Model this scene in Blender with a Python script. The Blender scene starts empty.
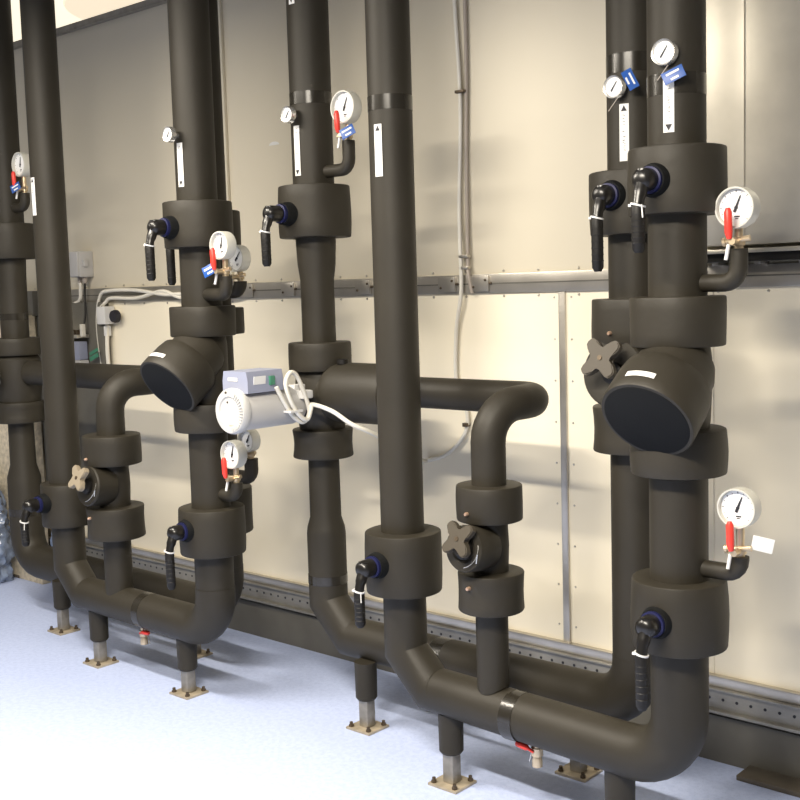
import bpy, bmesh, math, random
from mathutils import Vector as V3, Matrix, noise
random.seed(7)
SC = bpy.context.scene
COL = SC.collection
PI = math.pi
def R(d): return math.radians(d)

# ------------------------------------------------------------------ materials
def mat(name, color, rough=0.6, metal=0.0, spec=0.5, bump=None, var=None, emit=None, alpha=None, coat=0):
    m = bpy.data.materials.new(name); m.use_nodes = True
    nt = m.node_tree; b = nt.nodes['Principled BSDF']
    b.inputs['Base Color'].default_value = (*color, 1)
    b.inputs['Roughness'].default_value = rough
    b.inputs['Metallic'].default_value = metal
    b.inputs['Specular IOR Level'].default_value = spec
    b.inputs['Coat Weight'].default_value = coat
    tc = nt.nodes.new('ShaderNodeTexCoord')
    if var:
        sc, amt = var
        n = nt.nodes.new('ShaderNodeTexNoise'); n.inputs['Scale'].default_value = sc; n.inputs['Detail'].default_value = 4
        nt.links.new(tc.outputs['Object'], n.inputs['Vector'])
        r = nt.nodes.new('ShaderNodeValToRGB')
        r.color_ramp.elements[0].position = .3; r.color_ramp.elements[1].position = .7
        r.color_ramp.elements[0].color = (*[c*(1-amt) for c in color], 1)
        r.color_ramp.elements[1].color = (*[min(1, c*(1+amt)) for c in color], 1)
        nt.links.new(n.outputs['Fac'], r.inputs['Fac']); nt.links.new(r.outputs['Color'], b.inputs['Base Color'])
    if bump:
        sc, st = bump
        n = nt.nodes.new('ShaderNodeTexNoise'); n.inputs['Scale'].default_value = sc; n.inputs['Detail'].default_value = 3
        nt.links.new(tc.outputs['Object'], n.inputs['Vector'])
        bp = nt.nodes.new('ShaderNodeBump'); bp.inputs['Strength'].default_value = st; bp.inputs['Distance'].default_value = .01
        nt.links.new(n.outputs['Fac'], bp.inputs['Height']); nt.links.new(bp.outputs['Normal'], b.inputs['Normal'])
    if emit:
        b.inputs['Emission Color'].default_value = (*emit[0], 1); b.inputs['Emission Strength'].default_value = emit[1]
    if alpha is not None: b.inputs['Alpha'].default_value = alpha
    return m

FOAM = mat('black_pipe_foam', (.0245, .0208, .0142), .55, spec=.34, bump=(45, .06), var=(5, .12))
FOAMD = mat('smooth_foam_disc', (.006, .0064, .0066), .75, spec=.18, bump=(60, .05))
TAPE = mat('shiny_black_tape', (.020, .0175, .013), .24, spec=.5)
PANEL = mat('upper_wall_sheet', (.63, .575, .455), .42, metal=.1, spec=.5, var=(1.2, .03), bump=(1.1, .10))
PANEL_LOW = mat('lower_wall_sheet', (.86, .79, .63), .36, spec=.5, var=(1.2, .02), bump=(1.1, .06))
ALU = mat('aluminium_profile', (.52, .49, .44), .34, metal=.85, var=(9, .12))
CHANNEL = mat('dull_zinc_channel', (.27, .26, .235), .45, metal=.35, var=(9, .15))
GALV = mat('galvanised_sheet', (.66, .62, .53), .42, metal=.75, var=(4, .16), bump=(2.2, .12))
STEEL = mat('grey_painted_beam', (.125, .118, .10), .5, spec=.4, var=(6, .15))
STEELD = mat('dark_steel_strip', (.10, .085, .065), .5, spec=.4, var=(14, .25))
ZINC = mat('zinc_post', (.30, .28, .245), .42, metal=.6, var=(22, .2))
PLATE = mat('weathered_base_plate', (.42, .36, .27), .5, metal=.45, var=(30, .2))
BOLT = mat('brown_bolt', (.10, .075, .05), .45, metal=.6)
BLACK = mat('glossy_black_plastic', (.008, .007, .006), .30, spec=.5)
BLACKM = mat('matt_black_rubber', (.009, .008, .007), .5, spec=.3)
BLUE = mat('dark_blue_ring', (.010, .012, .058), .45, spec=.3)
BLUETAG = mat('blue_tag_card', (.008, .07, .30), .4)
WHITE = mat('white_plastic', (.66, .655, .64), .4)
LABEL = mat('white_label', (.72, .715, .69), .5)
INK = mat('black_ink', (.015, .014, .02), .6)
CREAM = mat('cream_cable', (.70, .67, .59), .45)
GREYCAB = mat('grey_cable', (.38, .33, .28), .5)
DIAL = mat('white_dial', (.85, .85, .83), .45)
RIM = mat('painted_gauge_case', (.56, .55, .49), .3, spec=.5)
CHROME = mat('steel_bezel', (.62, .61, .58), .25, metal=.85)
GREYCASE = mat('light_grey_casing', (.48, .47, .455), .42)
BLUEGREY = mat('blue_grey_cover', (.27, .29, .38), .42)
RED = mat('red_lever', (.72, .045, .03), .4)
BRASS = mat('nickel_brass', (.62, .50, .34), .32, metal=.8)
KNOB = mat('dark_handwheel', (.062, .052, .038), .5, spec=.35)
KNOB_LIT = mat('lit_handwheel', (.27, .225, .16), .5)  # dark wheel plastic again; the light falling on it is in the colour
GREEN = mat('green_connector', (.05, .20, .12), .5)
CAPM = mat('off_white_cap', (.50, .495, .475), .45)
WOOL = mat('beige_fibre_board', (.62, .54, .40), .9, bump=(60, .5), var=(40, .25))
CEIL = mat('ceiling_paint', (.86, .80, .68), .6)
GLOW = mat('glowing_diffuser', (.8, .75, .62), .5, emit=((1.0, .90, .70), 1.0))
GLOW2 = mat('glowing_round_cover', (.7, .62, .5), .5, emit=((1.0, .85, .64), .82))
COPPER = mat('copper_stud', (.62, .42, .30), .35, metal=.7)

def scuffs(m, col):
    """rubbed pale marks on the foam"""
    nt = m.node_tree; b = nt.nodes['Principled BSDF']; L = nt.links.new
    src = b.inputs['Base Color'].links[0].from_socket
    tc = nt.nodes.new('ShaderNodeTexCoord'); n = nt.nodes.new('ShaderNodeTexNoise')
    n.inputs['Scale'].default_value = 11; n.inputs['Detail'].default_value = 7; n.inputs['Roughness'].default_value = .68
    L(tc.outputs['Object'], n.inputs['Vector'])
    r = nt.nodes.new('ShaderNodeValToRGB'); r.color_ramp.elements[0].position = .69; r.color_ramp.elements[1].position = .76
    r.color_ramp.elements[0].color = (0, 0, 0, 1); r.color_ramp.elements[1].color = (.55, .55, .55, 1)
    L(n.outputs['Fac'], r.inputs['Fac'])
    mx = nt.nodes.new('ShaderNodeMixRGB'); L(r.outputs['Color'], mx.inputs[0]); L(src, mx.inputs[1]); mx.inputs[2].default_value = (*col, 1)
    L(mx.outputs['Color'], b.inputs['Base Color'])
scuffs(FOAM, (.085, .075, .055))
def floor_material():
    m = bpy.data.materials.new('speckled_blue_vinyl'); m.use_nodes = True
    nt = m.node_tree; b = nt.nodes['Principled BSDF']; L = nt.links.new
    tc = nt.nodes.new('ShaderNodeTexCoord')
    v = nt.nodes.new('ShaderNodeTexVoronoi'); v.inputs['Scale'].default_value = 130
    L(tc.outputs['Object'], v.inputs['Vector'])
    r = nt.nodes.new('ShaderNodeValToRGB'); e = r.color_ramp.elements
    e[0].position = 0; e[0].color = (.33, .39, .58, 1); e[1].position = .28; e[1].color = (.47, .545, .78, 1)
    n = nt.nodes.new('ShaderNodeTexNoise'); n.inputs['Scale'].default_value = 55; n.inputs['Detail'].default_value = 2
    L(tc.outputs['Object'], n.inputs['Vector'])
    r2 = nt.nodes.new('ShaderNodeValToRGB'); e2 = r2.color_ramp.elements
    e2[0].position = .35; e2[0].color = (.88, .9, .93, 1); e2[1].position = .62; e2[1].color = (1, 1, 1, 1)
    L(n.outputs['Fac'], r2.inputs['Fac']); L(v.outputs['Distance'], r.inputs['Fac'])
    mx = nt.nodes.new('ShaderNodeMixRGB'); mx.blend_type = 'MULTIPLY'; mx.inputs[0].default_value = 1
    L(r.outputs['Color'], mx.inputs[1]); L(r2.outputs['Color'], mx.inputs[2]); L(mx.outputs['Color'], b.inputs['Base Color'])
    b.inputs['Roughness'].default_value = .5; b.inputs['Specular IOR Level'].default_value = .3
    return m
FLOOR = floor_material()

def film_material():
    m = mat('clear_blue_film', (.22, .28, .40), .16, spec=.8, bump=(22, 1.0), var=(16, .5))
    b = m.node_tree.nodes['Principled BSDF']; b.inputs['Alpha'].default_value = .75
    return m
FILM = film_material()

# ------------------------------------------------------------------ mesh helpers
class M:
    """collects shapes (world coordinates) into one bmesh"""
    def __init__(s): s.bm = bmesh.new()
    def quad(s, a, b, c, d):
        try: s.bm.faces.new((a, b, c, d))
        except ValueError: pass
    def tube(s, path, r, n=24, cap=True, closed=False):
        P = [V3(p) for p in path]
        rr = list(r) if isinstance(r, (list, tuple)) else [r]*len(P)
        keep = [i for i in range(len(P)) if i == 0 or (P[i]-P[i-1]).length > 1e-6]
        P = [P[i] for i in keep]; rr = [rr[i] for i in keep]; N = len(P)
        segs = [(P[i+1]-P[i]).normalized() for i in range(N-1)]
        d = segs[0]; u = d.orthogonal().normalized()
        if abs(d.z) < .99: u = (V3((0, 0, 1)) - d*d.z).normalized()
        rings = []
        for i in range(N):
            din = segs[max(0, i-1)]; dout = segs[min(N-2, i)]
            t = (din+dout).normalized(); w = din.cross(u)
            ring = []
            for k in range(n):
                a = 2*PI*k/n
                q = (u*math.cos(a)+w*math.sin(a))*rr[i]
                den = din.dot(t)
                q = q - din*(q.dot(t)/den)
                ring.append(s.bm.verts.new(P[i]+q))
            rings.append(ring)
            if i < N-1 and i > 0:
                u = din.rotation_difference(dout) @ u
                u = (u-dout*u.dot(dout)).normalized()
        for i in range(N-1):
            for k in range(n):
                s.quad(rings[i][k], rings[i][(k+1) % n], rings[i+1][(k+1) % n], rings[i+1][k])
        if cap:
            s.bm.faces.new(list(reversed(rings[0]))); s.bm.faces.new(rings[-1])
        return s
    def lathe(s, prof, o, axis=(0, 0, 1), n=40, ring=False, wob=0, seed=0):
        """prof = [(radius, height)]; ring closes the profile into a hollow ring"""
        o = V3(o); ax = V3(axis).normalized(); u = ax.orthogonal().normalized()
        if abs(ax.z) > .99: u = V3((1, 0, 0))
        w = ax.cross(u); rows = []
        for (r, h) in prof:
            if r < 1e-6: rows.append([s.bm.verts.new(o+ax*h)]); continue
            row = []
            for k in range(n):
                a = 2*PI*k/n; q = r
                if wob: q = r*(1+wob*noise.noise(V3((math.cos(a)*1.3+seed, math.sin(a)*1.3, h*9+seed*3))))
                row.append(s.bm.verts.new(o+ax*h+(u*math.cos(a)+w*math.sin(a))*q))
            rows.append(row)
        pairs = list(zip(rows, rows[1:]))
        if ring: pairs.append((rows[-1], rows[0]))
        for A, B in pairs:
            for k in range(n):
                k2 = (k+1) % n
                if len(A) == 1 and len(B) == 1: continue
                if len(A) == 1: s.bm.faces.new((A[0], B[k2], B[k]))
                elif len(B) == 1: s.bm.faces.new((A[k], A[k2], B[0]))
                else: s.quad(A[k], A[k2], B[k2], B[k])
        if not ring:
            if len(rows[0]) > 1: s.bm.faces.new(list(reversed(rows[0])))
            if len(rows[-1]) > 1: s.bm.faces.new(rows[-1])
        return s
    def box(s, c, size, rot=None, bev=0.0):
        r = bmesh.ops.create_cube(s.bm, size=1)
        vs = r['verts']
        mtx = Matrix.Translation(V3(c)) @ (rot.to_4x4() if rot else Matrix.Identity(4)) @ Matrix.Diagonal((*size, 1))
        bmesh.ops.transform(s.bm, matrix=mtx, verts=vs)
        if bev:
            es = list({e for v in vs for e in v.link_edges})
            bmesh.ops.bevel(s.bm, geom=es, offset=bev, segments=2, affect='EDGES', profile=.6)
        return s
    def prism(s, poly, o, xa, ya, t):
        """outline poly in the plane (xa, ya) at o, thickness t along xa x ya"""
        o = V3(o); xa = V3(xa).normalized(); ya = V3(ya).normalized(); za = xa.cross(ya)
        A = [s.bm.verts.new(o+xa*x+ya*y-za*(t/2)) for x, y in poly]
        B = [s.bm.verts.new(o+xa*x+ya*y+za*(t/2)) for x, y in poly]
        s.bm.faces.new(list(reversed(A))); s.bm.faces.new(B)
        n = len(poly)
        for k in range(n): s.quad(A[k], A[(k+1) % n], B[(k+1) % n], B[k])
        return s
    def patch(s, X, Y, r, a0, half, z0, z1, t=.0012, n=6):
        """a strip wrapped on a vertical cylinder, centred on angle a0, arc half-width half (m)"""
        rows = []
        for rr in (r, r+t):
            for z in (z0, z1):
                rows.append([s.bm.verts.new((X+rr*math.cos(a0-half/r+2*half/r*k/n), Y+rr*math.sin(a0-half/r+2*half/r*k/n), z)) for k in range(n+1)])
        a, b, c, d = rows
        for k in range(n):
            s.quad(a[k+1], a[k], b[k], b[k+1]); s.quad(c[k], c[k+1], d[k+1], d[k])
            s.quad(a[k], a[k+1], c[k+1], c[k]); s.quad(b[k+1], b[k], d[k], d[k+1])
        s.quad(a[0], c[0], d[0], b[0]); s.quad(c[n], a[n], b[n], d[n])
        return s

BASE = {}
def finish(name, mb, m, parent=None, loc=None, angle=32):
    me = bpy.data.meshes.new(name)
    bm = mb.bm
    bmesh.ops.recalc_face_normals(bm, faces=bm.faces)
    if parent is not None: org = BASE[parent]
    elif loc is not None: org = V3(loc)
    else:
        xs = [v.co for v in bm.verts]
        org = V3(((min(v.x for v in xs)+max(v.x for v in xs))/2, (min(v.y for v in xs)+max(v.y for v in xs))/2, min(v.z for v in xs)))
    bmesh.ops.translate(bm, verts=bm.verts, vec=-org)
    bm.to_mesh(me); bm.free()
    me.polygons.foreach_set('use_smooth', [True]*len(me.polygons))
    me.set_sharp_from_angle(angle=R(angle))
    me.materials.append(m)
    o = bpy.data.objects.new(name, me); COL.objects.link(o)
    if parent is not None: o.parent = parent
    else: o.location = org
    BASE[o] = org
    return o
def tag(o, label=None, cat=None, group=None, kind=None):
    if label: o['label'] = label
    if cat: o['category'] = cat
    if group: o['group'] = group
    if kind: o['kind'] = kind
    return o
def thing(name, loc, label, cat, group=None):
    o = bpy.data.objects.new(name, None); COL.objects.link(o)
    o.empty_display_size = .05; o.location = loc; BASE[o] = V3(loc)
    return tag(o, label, cat, group)
def arc(c, r, a0, a1, e1, e2, n=8):
    """points on an arc about c in the plane (e1, e2)"""
    c = V3(c); e1 = V3(e1); e2 = V3(e2)
    return [c+e1*(r*math.cos(a0+(a1-a0)*k/n))+e2*(r*math.sin(a0+(a1-a0)*k/n)) for k in range(n+1)]
def smooth_path(pts, sub=6):
    P = [V3(p) for p in pts]; out = []
    for i in range(len(P)-1):
        p0 = P[max(0, i-1)]; p1 = P[i]; p2 = P[i+1]; p3 = P[min(len(P)-1, i+2)]
        for k in range(sub):
            t = k/sub
            out.append(.5*((2*p1)+(p2-p0)*t+(2*p0-5*p1+4*p2-p3)*t*t+(3*p1-p0-3*p2+p3)*t**3))
    out.append(P[-1]); return out
def struct(name, mb, m, **k): return tag(finish(name, mb, m, loc=(0, 0, 0), **k), kind='structure')

YF, YB, WY, CZ, WT = 2.55, 2.78, 3.20, 3.30, 2.80
RZ = .283                                            # axis height of the bottom runs

# ------------------------------------------------------------------ the room
struct('floor', M().box((-3, 1.6, -.05), (12, 10.0, .1)), FLOOR)
struct('ceiling', M().box((-3, 1.6, CZ+.05), (12, 10.0, .1)), CEIL)
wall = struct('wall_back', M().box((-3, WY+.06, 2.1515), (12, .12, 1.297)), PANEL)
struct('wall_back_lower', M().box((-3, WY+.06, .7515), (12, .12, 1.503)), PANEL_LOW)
# trims on the back wall
t = struct('trim_1', M().box((-3, WY-.006, 1.5025), (12, .012, .066), bev=.002), ALU)
g = M(); g.box((-3, WY-.0135, 1.5025), (12, .003, .004)); finish('groove', g, STEEL, parent=t)
g = M()
for k in range(60):
    x = -7.5+k*.16+.03*random.random()
    for z in (1.545, 1.458): g.lathe([(0, .004), (.0035, .003), (.005, 0)], (x, WY, z), (0, -1, 0), 8)
finish('rivet', g, ALU, parent=t)
struct('trim_2', M().box((-2.122, WY-.004, .86), (.026, .008, 1.22), bev=.0015), ALU)
g = M()
for k in range(9):
    for dx in (-.034, .034): g.lathe([(0, .003), (.003, .002), (.004, 0)], (-2.122+dx, WY, .33+k*.14), (0, -1, 0), 8)
tag(finish('trim_3', g, ALU, loc=(0, 0, 0)), kind='structure')
struct('trim_4', M().box((-3.81, WY-.008, 2.165), (.034, .016, 1.25), bev=.003), PANEL)
struct('trim_5', M().box((-1.585, WY-.0015, .86), (.005, .003, 1.2)), PANEL_LOW)
struct('trim_6', M().box((-3, WY+.05, WT-.012), (12, .16, .03), bev=.004), ZINC)
# base: light lip, perforated channel, grey beam
bb = M(); bb.prism([(0, .275), (.0, .262), (.03, .240), (.03, .247)], (-9, WY, 0), (0, -1, 0), (0, 0, 1), .001)
bb = M().box((-3, WY-.012, .2585), (12, .024, .033), bev=.003)
struct('baseboard_back', bb, ALU)
ch = struct('trim_7', M().box((-3, WY-.014, .2065), (12, .028, .069), bev=.002).box((-3, WY-.023, .1685), (12, .046, .010), bev=.002).box((-3, WY-.02, .2375), (12, .04, .006), bev=.001), CHANNEL)
g = M()
for k in range(128):
    g.lathe([(.0048, 0), (.0048, .002), (0, .002)], (-6.4+k*.045, WY-.0275, .206), (0, -1, 0), 10)
finish('perforation', g, INK, parent=ch)
struct('trim_8', M().box((-3, WY-.010, .074), (12, .02, .148), bev=.002).box((-3, WY-.002, .155), (12, .02, .02)), STEEL)
for nm, xx, ww in (('trim_9', -.96, 1.0), ('trim_10', -6.05, 1.0)):
    struct(nm, M().box((xx, WY-.062, .008), (ww, .092, .016), bev=.003), STEELD)

# hinge-like joint plates on the rail
for k, (x, lab) in enumerate([(-3.695, 'small metal joint plate on wall rail beside the doubled gauges, farthest left of its row'), (-3.441, 'small metal joint plate on wall rail just left of the pipe with white actuator'),
                              (-3.019, 'small metal joint plate on wall rail just left of the tall plain pipe'),
                              (-2.603, 'small metal joint plate on wall rail just left of hanging cable'), (-2.454, 'small metal joint plate on wall rail just right of hanging cable')]):
    t = thing('joint_plate', (x, WY-.012, 1.476), lab, 'plate', 'joint plates along the wall rail')
    finish('plate', M().box((x, WY-.017, 1.503), (.078, .010, .054), bev=.002), ALU, t)
    for sx in (-1, 1): finish('screw', M().lathe([(0, .004), (.004, .003), (.005, 0)], (x+sx*.026, WY-.022, 1.503+.012*sx), (0, -1, 0), 10), BOLT, t)
    finish('latch_pin', M().tube([(x+.039, WY-.016, 1.503), (x+.05, WY-.016, 1.503)], .004, 8), BOLT, t)

# galvanised duct above the rail at the right
t = thing('metal_duct', (-.9, 3.14, 1.583), 'galvanised sheet metal duct on wall above rail at right', 'duct')
finish('duct_body', M().box((-1.0, 3.155, 2.19), (1.22, .09, 1.20), bev=.004), GALV, t)
for x, w in ((-1.50, .115), (-1.135, .24)):
    finish('sheet_lap', M().box((x, 3.108, 2.19), (w, .005, 1.19), bev=.001), GALV, t)
finish('flange', M().box((-1.0, 3.14, 1.574), (1.24, .10, .012), bev=.002), GALV, t)
finish('gap_shade', M().box((-1.0, 3.155, 1.556), (1.22, .085, .024)), BLACKM, t)  # black strip stands in for the shade in the gap under the flange
for k in range(9): finish('spacer', M().box((-1.55+k*.13, 3.17, 1.541), (.02, .05, .012), bev=.001), ALU, t)

# ------------------------------------------------------------------ pipe building blocks
def label_strip(parent, X, Y, r, z0, z1, up=True, w=.013, turn=0):
    a0 = -PI/2+R(turn); n_ = V3((math.cos(a0), math.sin(a0), 0)); s_ = V3((-math.sin(a0), math.cos(a0), 0)); c_ = V3((X, Y, 0))+n_*(r+.0022)
    rm = Matrix.Rotation(R(turn), 3, 'Z')
    lb = finish('flow_label', M().patch(X, Y, r+.0006, a0, w, z0, z1), LABEL, parent)
    lb['label'] = 'white flow label with arrow'
    zt = z1-.012 if up else z0+.012; s = 1 if up else -1
    finish('arrow', M().prism([(-.008, -.007*s), (.008, -.007*s), (0, .008*s)][::s], c_+V3((0, 0, zt)), s_, (0, 0, 1), .0006), INK, lb)
    g = M(); z = z0+.010 if up else z0+.030; end = z1-.03 if up else z1-.01
    rnd = random.Random(int(-X*1000))
    while z < end:
        hgt = .0035+.0025*rnd.random()
        if rnd.random() > .18:
            for q in range(3): g.box(c_+s_*((rnd.random()-.5)*.006)+V3((0, 0, z+hgt*rnd.random())), (.0012+.004*rnd.random(), .0006, .0009), rm)
        z += hgt+.0035
    finish('print', g, INK, lb)
def tape_v(parent, X, Y, r, z0, z1):
    finish('tape_band', M().lathe([(r-.001, z0), (r+.0012, z0), (r+.0012, z1), (r-.001, z1)], (X, Y, 0), n=40, ring=True), TAPE, parent)
def tape_h(parent, X0, X1, Y, z, r):
    finish('tape_band', M().lathe([(r-.001, 0), (r+.0012, 0), (r+.0012, X1-X0), (r-.001, X1-X0)], (X0, Y, z), (1, 0, 0), n=40, ring=True), TAPE, parent)
def vpipe(name, parent, X, Y, prof, m=FOAM):
    """vertical pipe; prof = [(z, r)] from the bottom up"""
    prof = sorted(prof)
    return finish(name, M().lathe([(r, z) for z, r in prof], (X, Y, 0), n=40), m, parent)
def cover(name, parent, X, Y, z0, z1, ro, ri, belly=0.0, seed=1, m=FOAM):
    h = z1-z0; b = min(.005, h*.08); pr = [(ri, 0), (ro-b, 0), (ro-b*.3, b*.3), (ro, b)]
    for k in (1, 2, 3): pr.append((ro+belly*math.sin(PI*k/4), b+(h-2*b)*k/4))
    pr += [(ro, h-b), (ro-b*.3, h-b*.3), (ro-b, h), (ri, h)]
    o = finish(name, M().lathe(pr, (X, Y, z0), n=48, ring=True, wob=.025, seed=seed), m, parent)
    sa = R(-120)
    return o
def elbow_run(parent, XA, XB, Y, z, r, seg_l, seg_r, rise_l, rise_r, mitre_l=True, r2=None, z2=None):
    """two corners and the straight run between them"""
    rl, rr_ = seg_l, seg_r
    if mitre_l: pl = [(XA, Y, rise_l), (XA, Y, z+rl*.92), (XA+rl*.92, Y, z), (XA+rl+.02, Y, z)]
    else: pl = [(XA, Y, rise_l)]+arc((XA+rl, Y, z+rl), rl, PI, 1.5*PI, (1, 0, 0), (0, 0, 1), 5)+[(XA+rl+.02, Y, z)]
    finish('elbow', M().tube(pl, r, 40), FOAM, parent, angle=25)
    r2 = r2 or r; z2 = z2 or z
    finish('bottom_run', M().tube([(XA+rl+.02, Y, z), (XB-rr_-.02, Y, z2)], [r, r2], 40), FOAM, parent)
    pr = [(XB-rr_-.02, Y, z2)]+arc((XB-rr_, Y, z2+rr_), rr_, 1.5*PI, 2*PI, (1, 0, 0), (0, 0, 1), 9)+[(XB, Y, rise_r)]
    finish('elbow', M().tube(pr, r2*1.015, 40), FOAM, parent, angle=25)

# ------------------------------------------------------------------ four pipe loops
def front_loop(name_label, XA, XB, XV, ra, rb, rv, branch_top, segA, segB, grp, dz=.006):
    t = thing('pipe_loop', (XA+.3, YF, RZ-ra), name_label, 'pipe', grp)
    vpipe('riser', t, XA, YF, segA); 
    for s in segB: vpipe('riser', t, XB, YF, s)
    elbow_run(t, XA, XB, YF, RZ, ra, .11, .13, segA[0][0], segB[0][0][0], r2=rb*1.015, z2=RZ-dz)
    # branch with a pointed saddle where it joins the run
    n = 40; mb = M(); rows = []
    for zz in (0, 1):
        row = []
        for k in range(n):
            a = 2*PI*k/n; y = rv*math.sin(a)
            z = RZ+math.sqrt(max(ra*ra-y*y, 0))*.97 if zz == 0 else branch_top
            row.append(mb.bm.verts.new((XV+rv*math.cos(a), YF+y, z)))
        rows.append(row)
    for k in range(n): mb.quad(rows[0][k], rows[0][(k+1) % n], rows[1][(k+1) % n], rows[1][k])
    mb.bm.faces.new(rows[1])
    finish('branch_pipe', mb, FOAM, t)
    return t
def back_loop(label, XA, XB, ra, rb, segA, segB, grp, z=RZ, mitre=True):
    t = thing('pipe_loop', (XA+.3, YB, z-ra), label, 'pipe', grp)
    for s in segA: vpipe('riser', t, XA, YB, s)
    for s in segB: vpipe('riser', t, XB, YB, s)
    elbow_run(t, XA, XB, YB, z, ra, .12, .14, segA[0][0][0], segB[0][0][0], mitre_l=mitre, r2=rb)
    return t
GL = 'insulated pipe loops along the wall'
# right-hand group
P4, R1, VB, P3, R2 = -2.285, -1.356, -1.95, -2.855, -1.607
L1, P2, LV, L0, Q2 = -4.155, -3.205, -3.806, -4.885, -3.428
A = front_loop('black insulated pipe loop nearest the camera, running low along the floor at right', P4, R1, VB, .0665, .070, .047, .60,
               [(.44, .0665), (CZ, .065)], [[(.44, .0722), (1.01, .0722)], [(1.44, .0715), (1.75, .0700), (CZ, .0680)]], GL, dz=.020)
label_strip(A, P4, YF, .0657, 1.822, 1.972, True, turn=7)
tape_v(A, P4, YF, .0656, 2.014, 2.057)
label_strip(A, R1, YF, .0698, 1.845, 1.968, False, turn=13)
tape_v(A, R1, YF, .0693, 1.935, 1.985)
tape_h(A, -1.885, -1.842, YF, RZ-.011, .0697)
B = back_loop('black insulated pipe loop behind the nearest one, rising beside the right duct', P3, R2, .069, .072,
              [[(.44, .069), (.64, .069), (.665, .066), (.70, .0555), (.93, .0545)], [(1.30, .0590), (1.53, .0585), (1.585, .066), (1.66, .0695), (1.76, .0715), (CZ, .0715)]],
              [[(.44, .072), (1.06, .072)], [(1.42, .072), (CZ, .0705)]], GL)
label_strip(B, P3, YB, .0717, 1.885, 2.052, False)
label_strip(B, P3, YB, .0717, 2.452, 2.605, False)
tape_v(B, P3, YB, .0718, 2.124, 2.165); tape_v(B, P3, YB, .0692, .462, .494)
label_strip(B, R2, YB, .0710, 1.816, 1.966, True, turn=10)
tape_v(B, R2, YB, .0712, 2.05, 2.10)
tape_h(B, -2.35, -2.30, YB, RZ, .0692)
Cc = front_loop('black insulated pipe loop low along the floor at left, ahead of the far pipes', L1, P2, LV, .0665, .070, .0545, .565,
                [(.44, .0665), (CZ, .067)], [[(.44, .070), (1.03, .0695)], [(1.42, .072), (1.70, .071), (CZ, .0705)]], GL)
label_strip(Cc, L1, YF, .0674, 1.828, 1.978, True)
label_strip(Cc, P2, YF, .0713, 1.865, 2.014, False, turn=6)
tape_h(Cc, -3.64, -3.60, YF, RZ-.004, .0690)
D = back_loop('black insulated pipe loop farthest from the camera, cut by left picture edge', L0, Q2, .078, .071,
              [[(.44, .078), (.66, .077), (.72, .060), (.95, .058)], [(1.29, .063), (1.6, .066), (1.75, .0715), (CZ, .0715)]],
              [[(.44, .071), (1.5, .070), (CZ, .066)]], GL, z=RZ-.018, mitre=False)
tape_v(D, L0, YB, .0779, .48, .515)
tape_v(D, L0, YB, .0635, 1.40, 1.43)

# bypass pipes: from the balancing valve up, towards the wall, then along to the three-way valve
def bypass(label, XV, XE, z0, zt, r, dx):
    t = thing('bypass_pipe', (XV, YF, z0), label, 'pipe', 'bypass pipes between loops')
    a = .105
    finish('upright', M().tube([(XV, YF, z0), (XV, YF, zt-a-.01)], r, 36), FOAM, t)
    sk = V3((dx, YB-YF-a-.02, 0)); sk.normalize()
    p = arc(V3((XV, YF, zt-a))+sk*a, a, PI, PI/2, sk, (0, 0, 1), 7)
    q0 = p[-1]; q1 = V3((XV+dx, YB-.09, zt))
    finish('upper_bend', M().tube([(XV, YF, zt-a-.01)]+p+[q0+(q1-q0)*.3], r*1.001, 36), FOAM, t, angle=40)
    b = .085
    p = [q0+(q1-q0)*.3]+arc((XV+dx-b, YB-b, zt), b, 0, PI/2, (1, 0, 0), (0, 1, 0), 7)+[(XV+dx-b-.02, YB, zt)]
    finish('rear_bend', M().tube(p, r*1.001, 36), FOAM, t, angle=40)
    finish('level_pipe', M().tube([(XV+dx-b-.02, YB, zt), (XE, YB, zt)], r, 36), FOAM, t)
bypass('black bypass pipe bending back towards the white actuator valve, at picture centre', VB, -2.70, .90, 1.158, .050, .032)
bypass('black bypass pipe bending back behind the left loop, partly behind front pipe', LV, -4.76, .90, 1.155, .055, .03)

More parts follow.
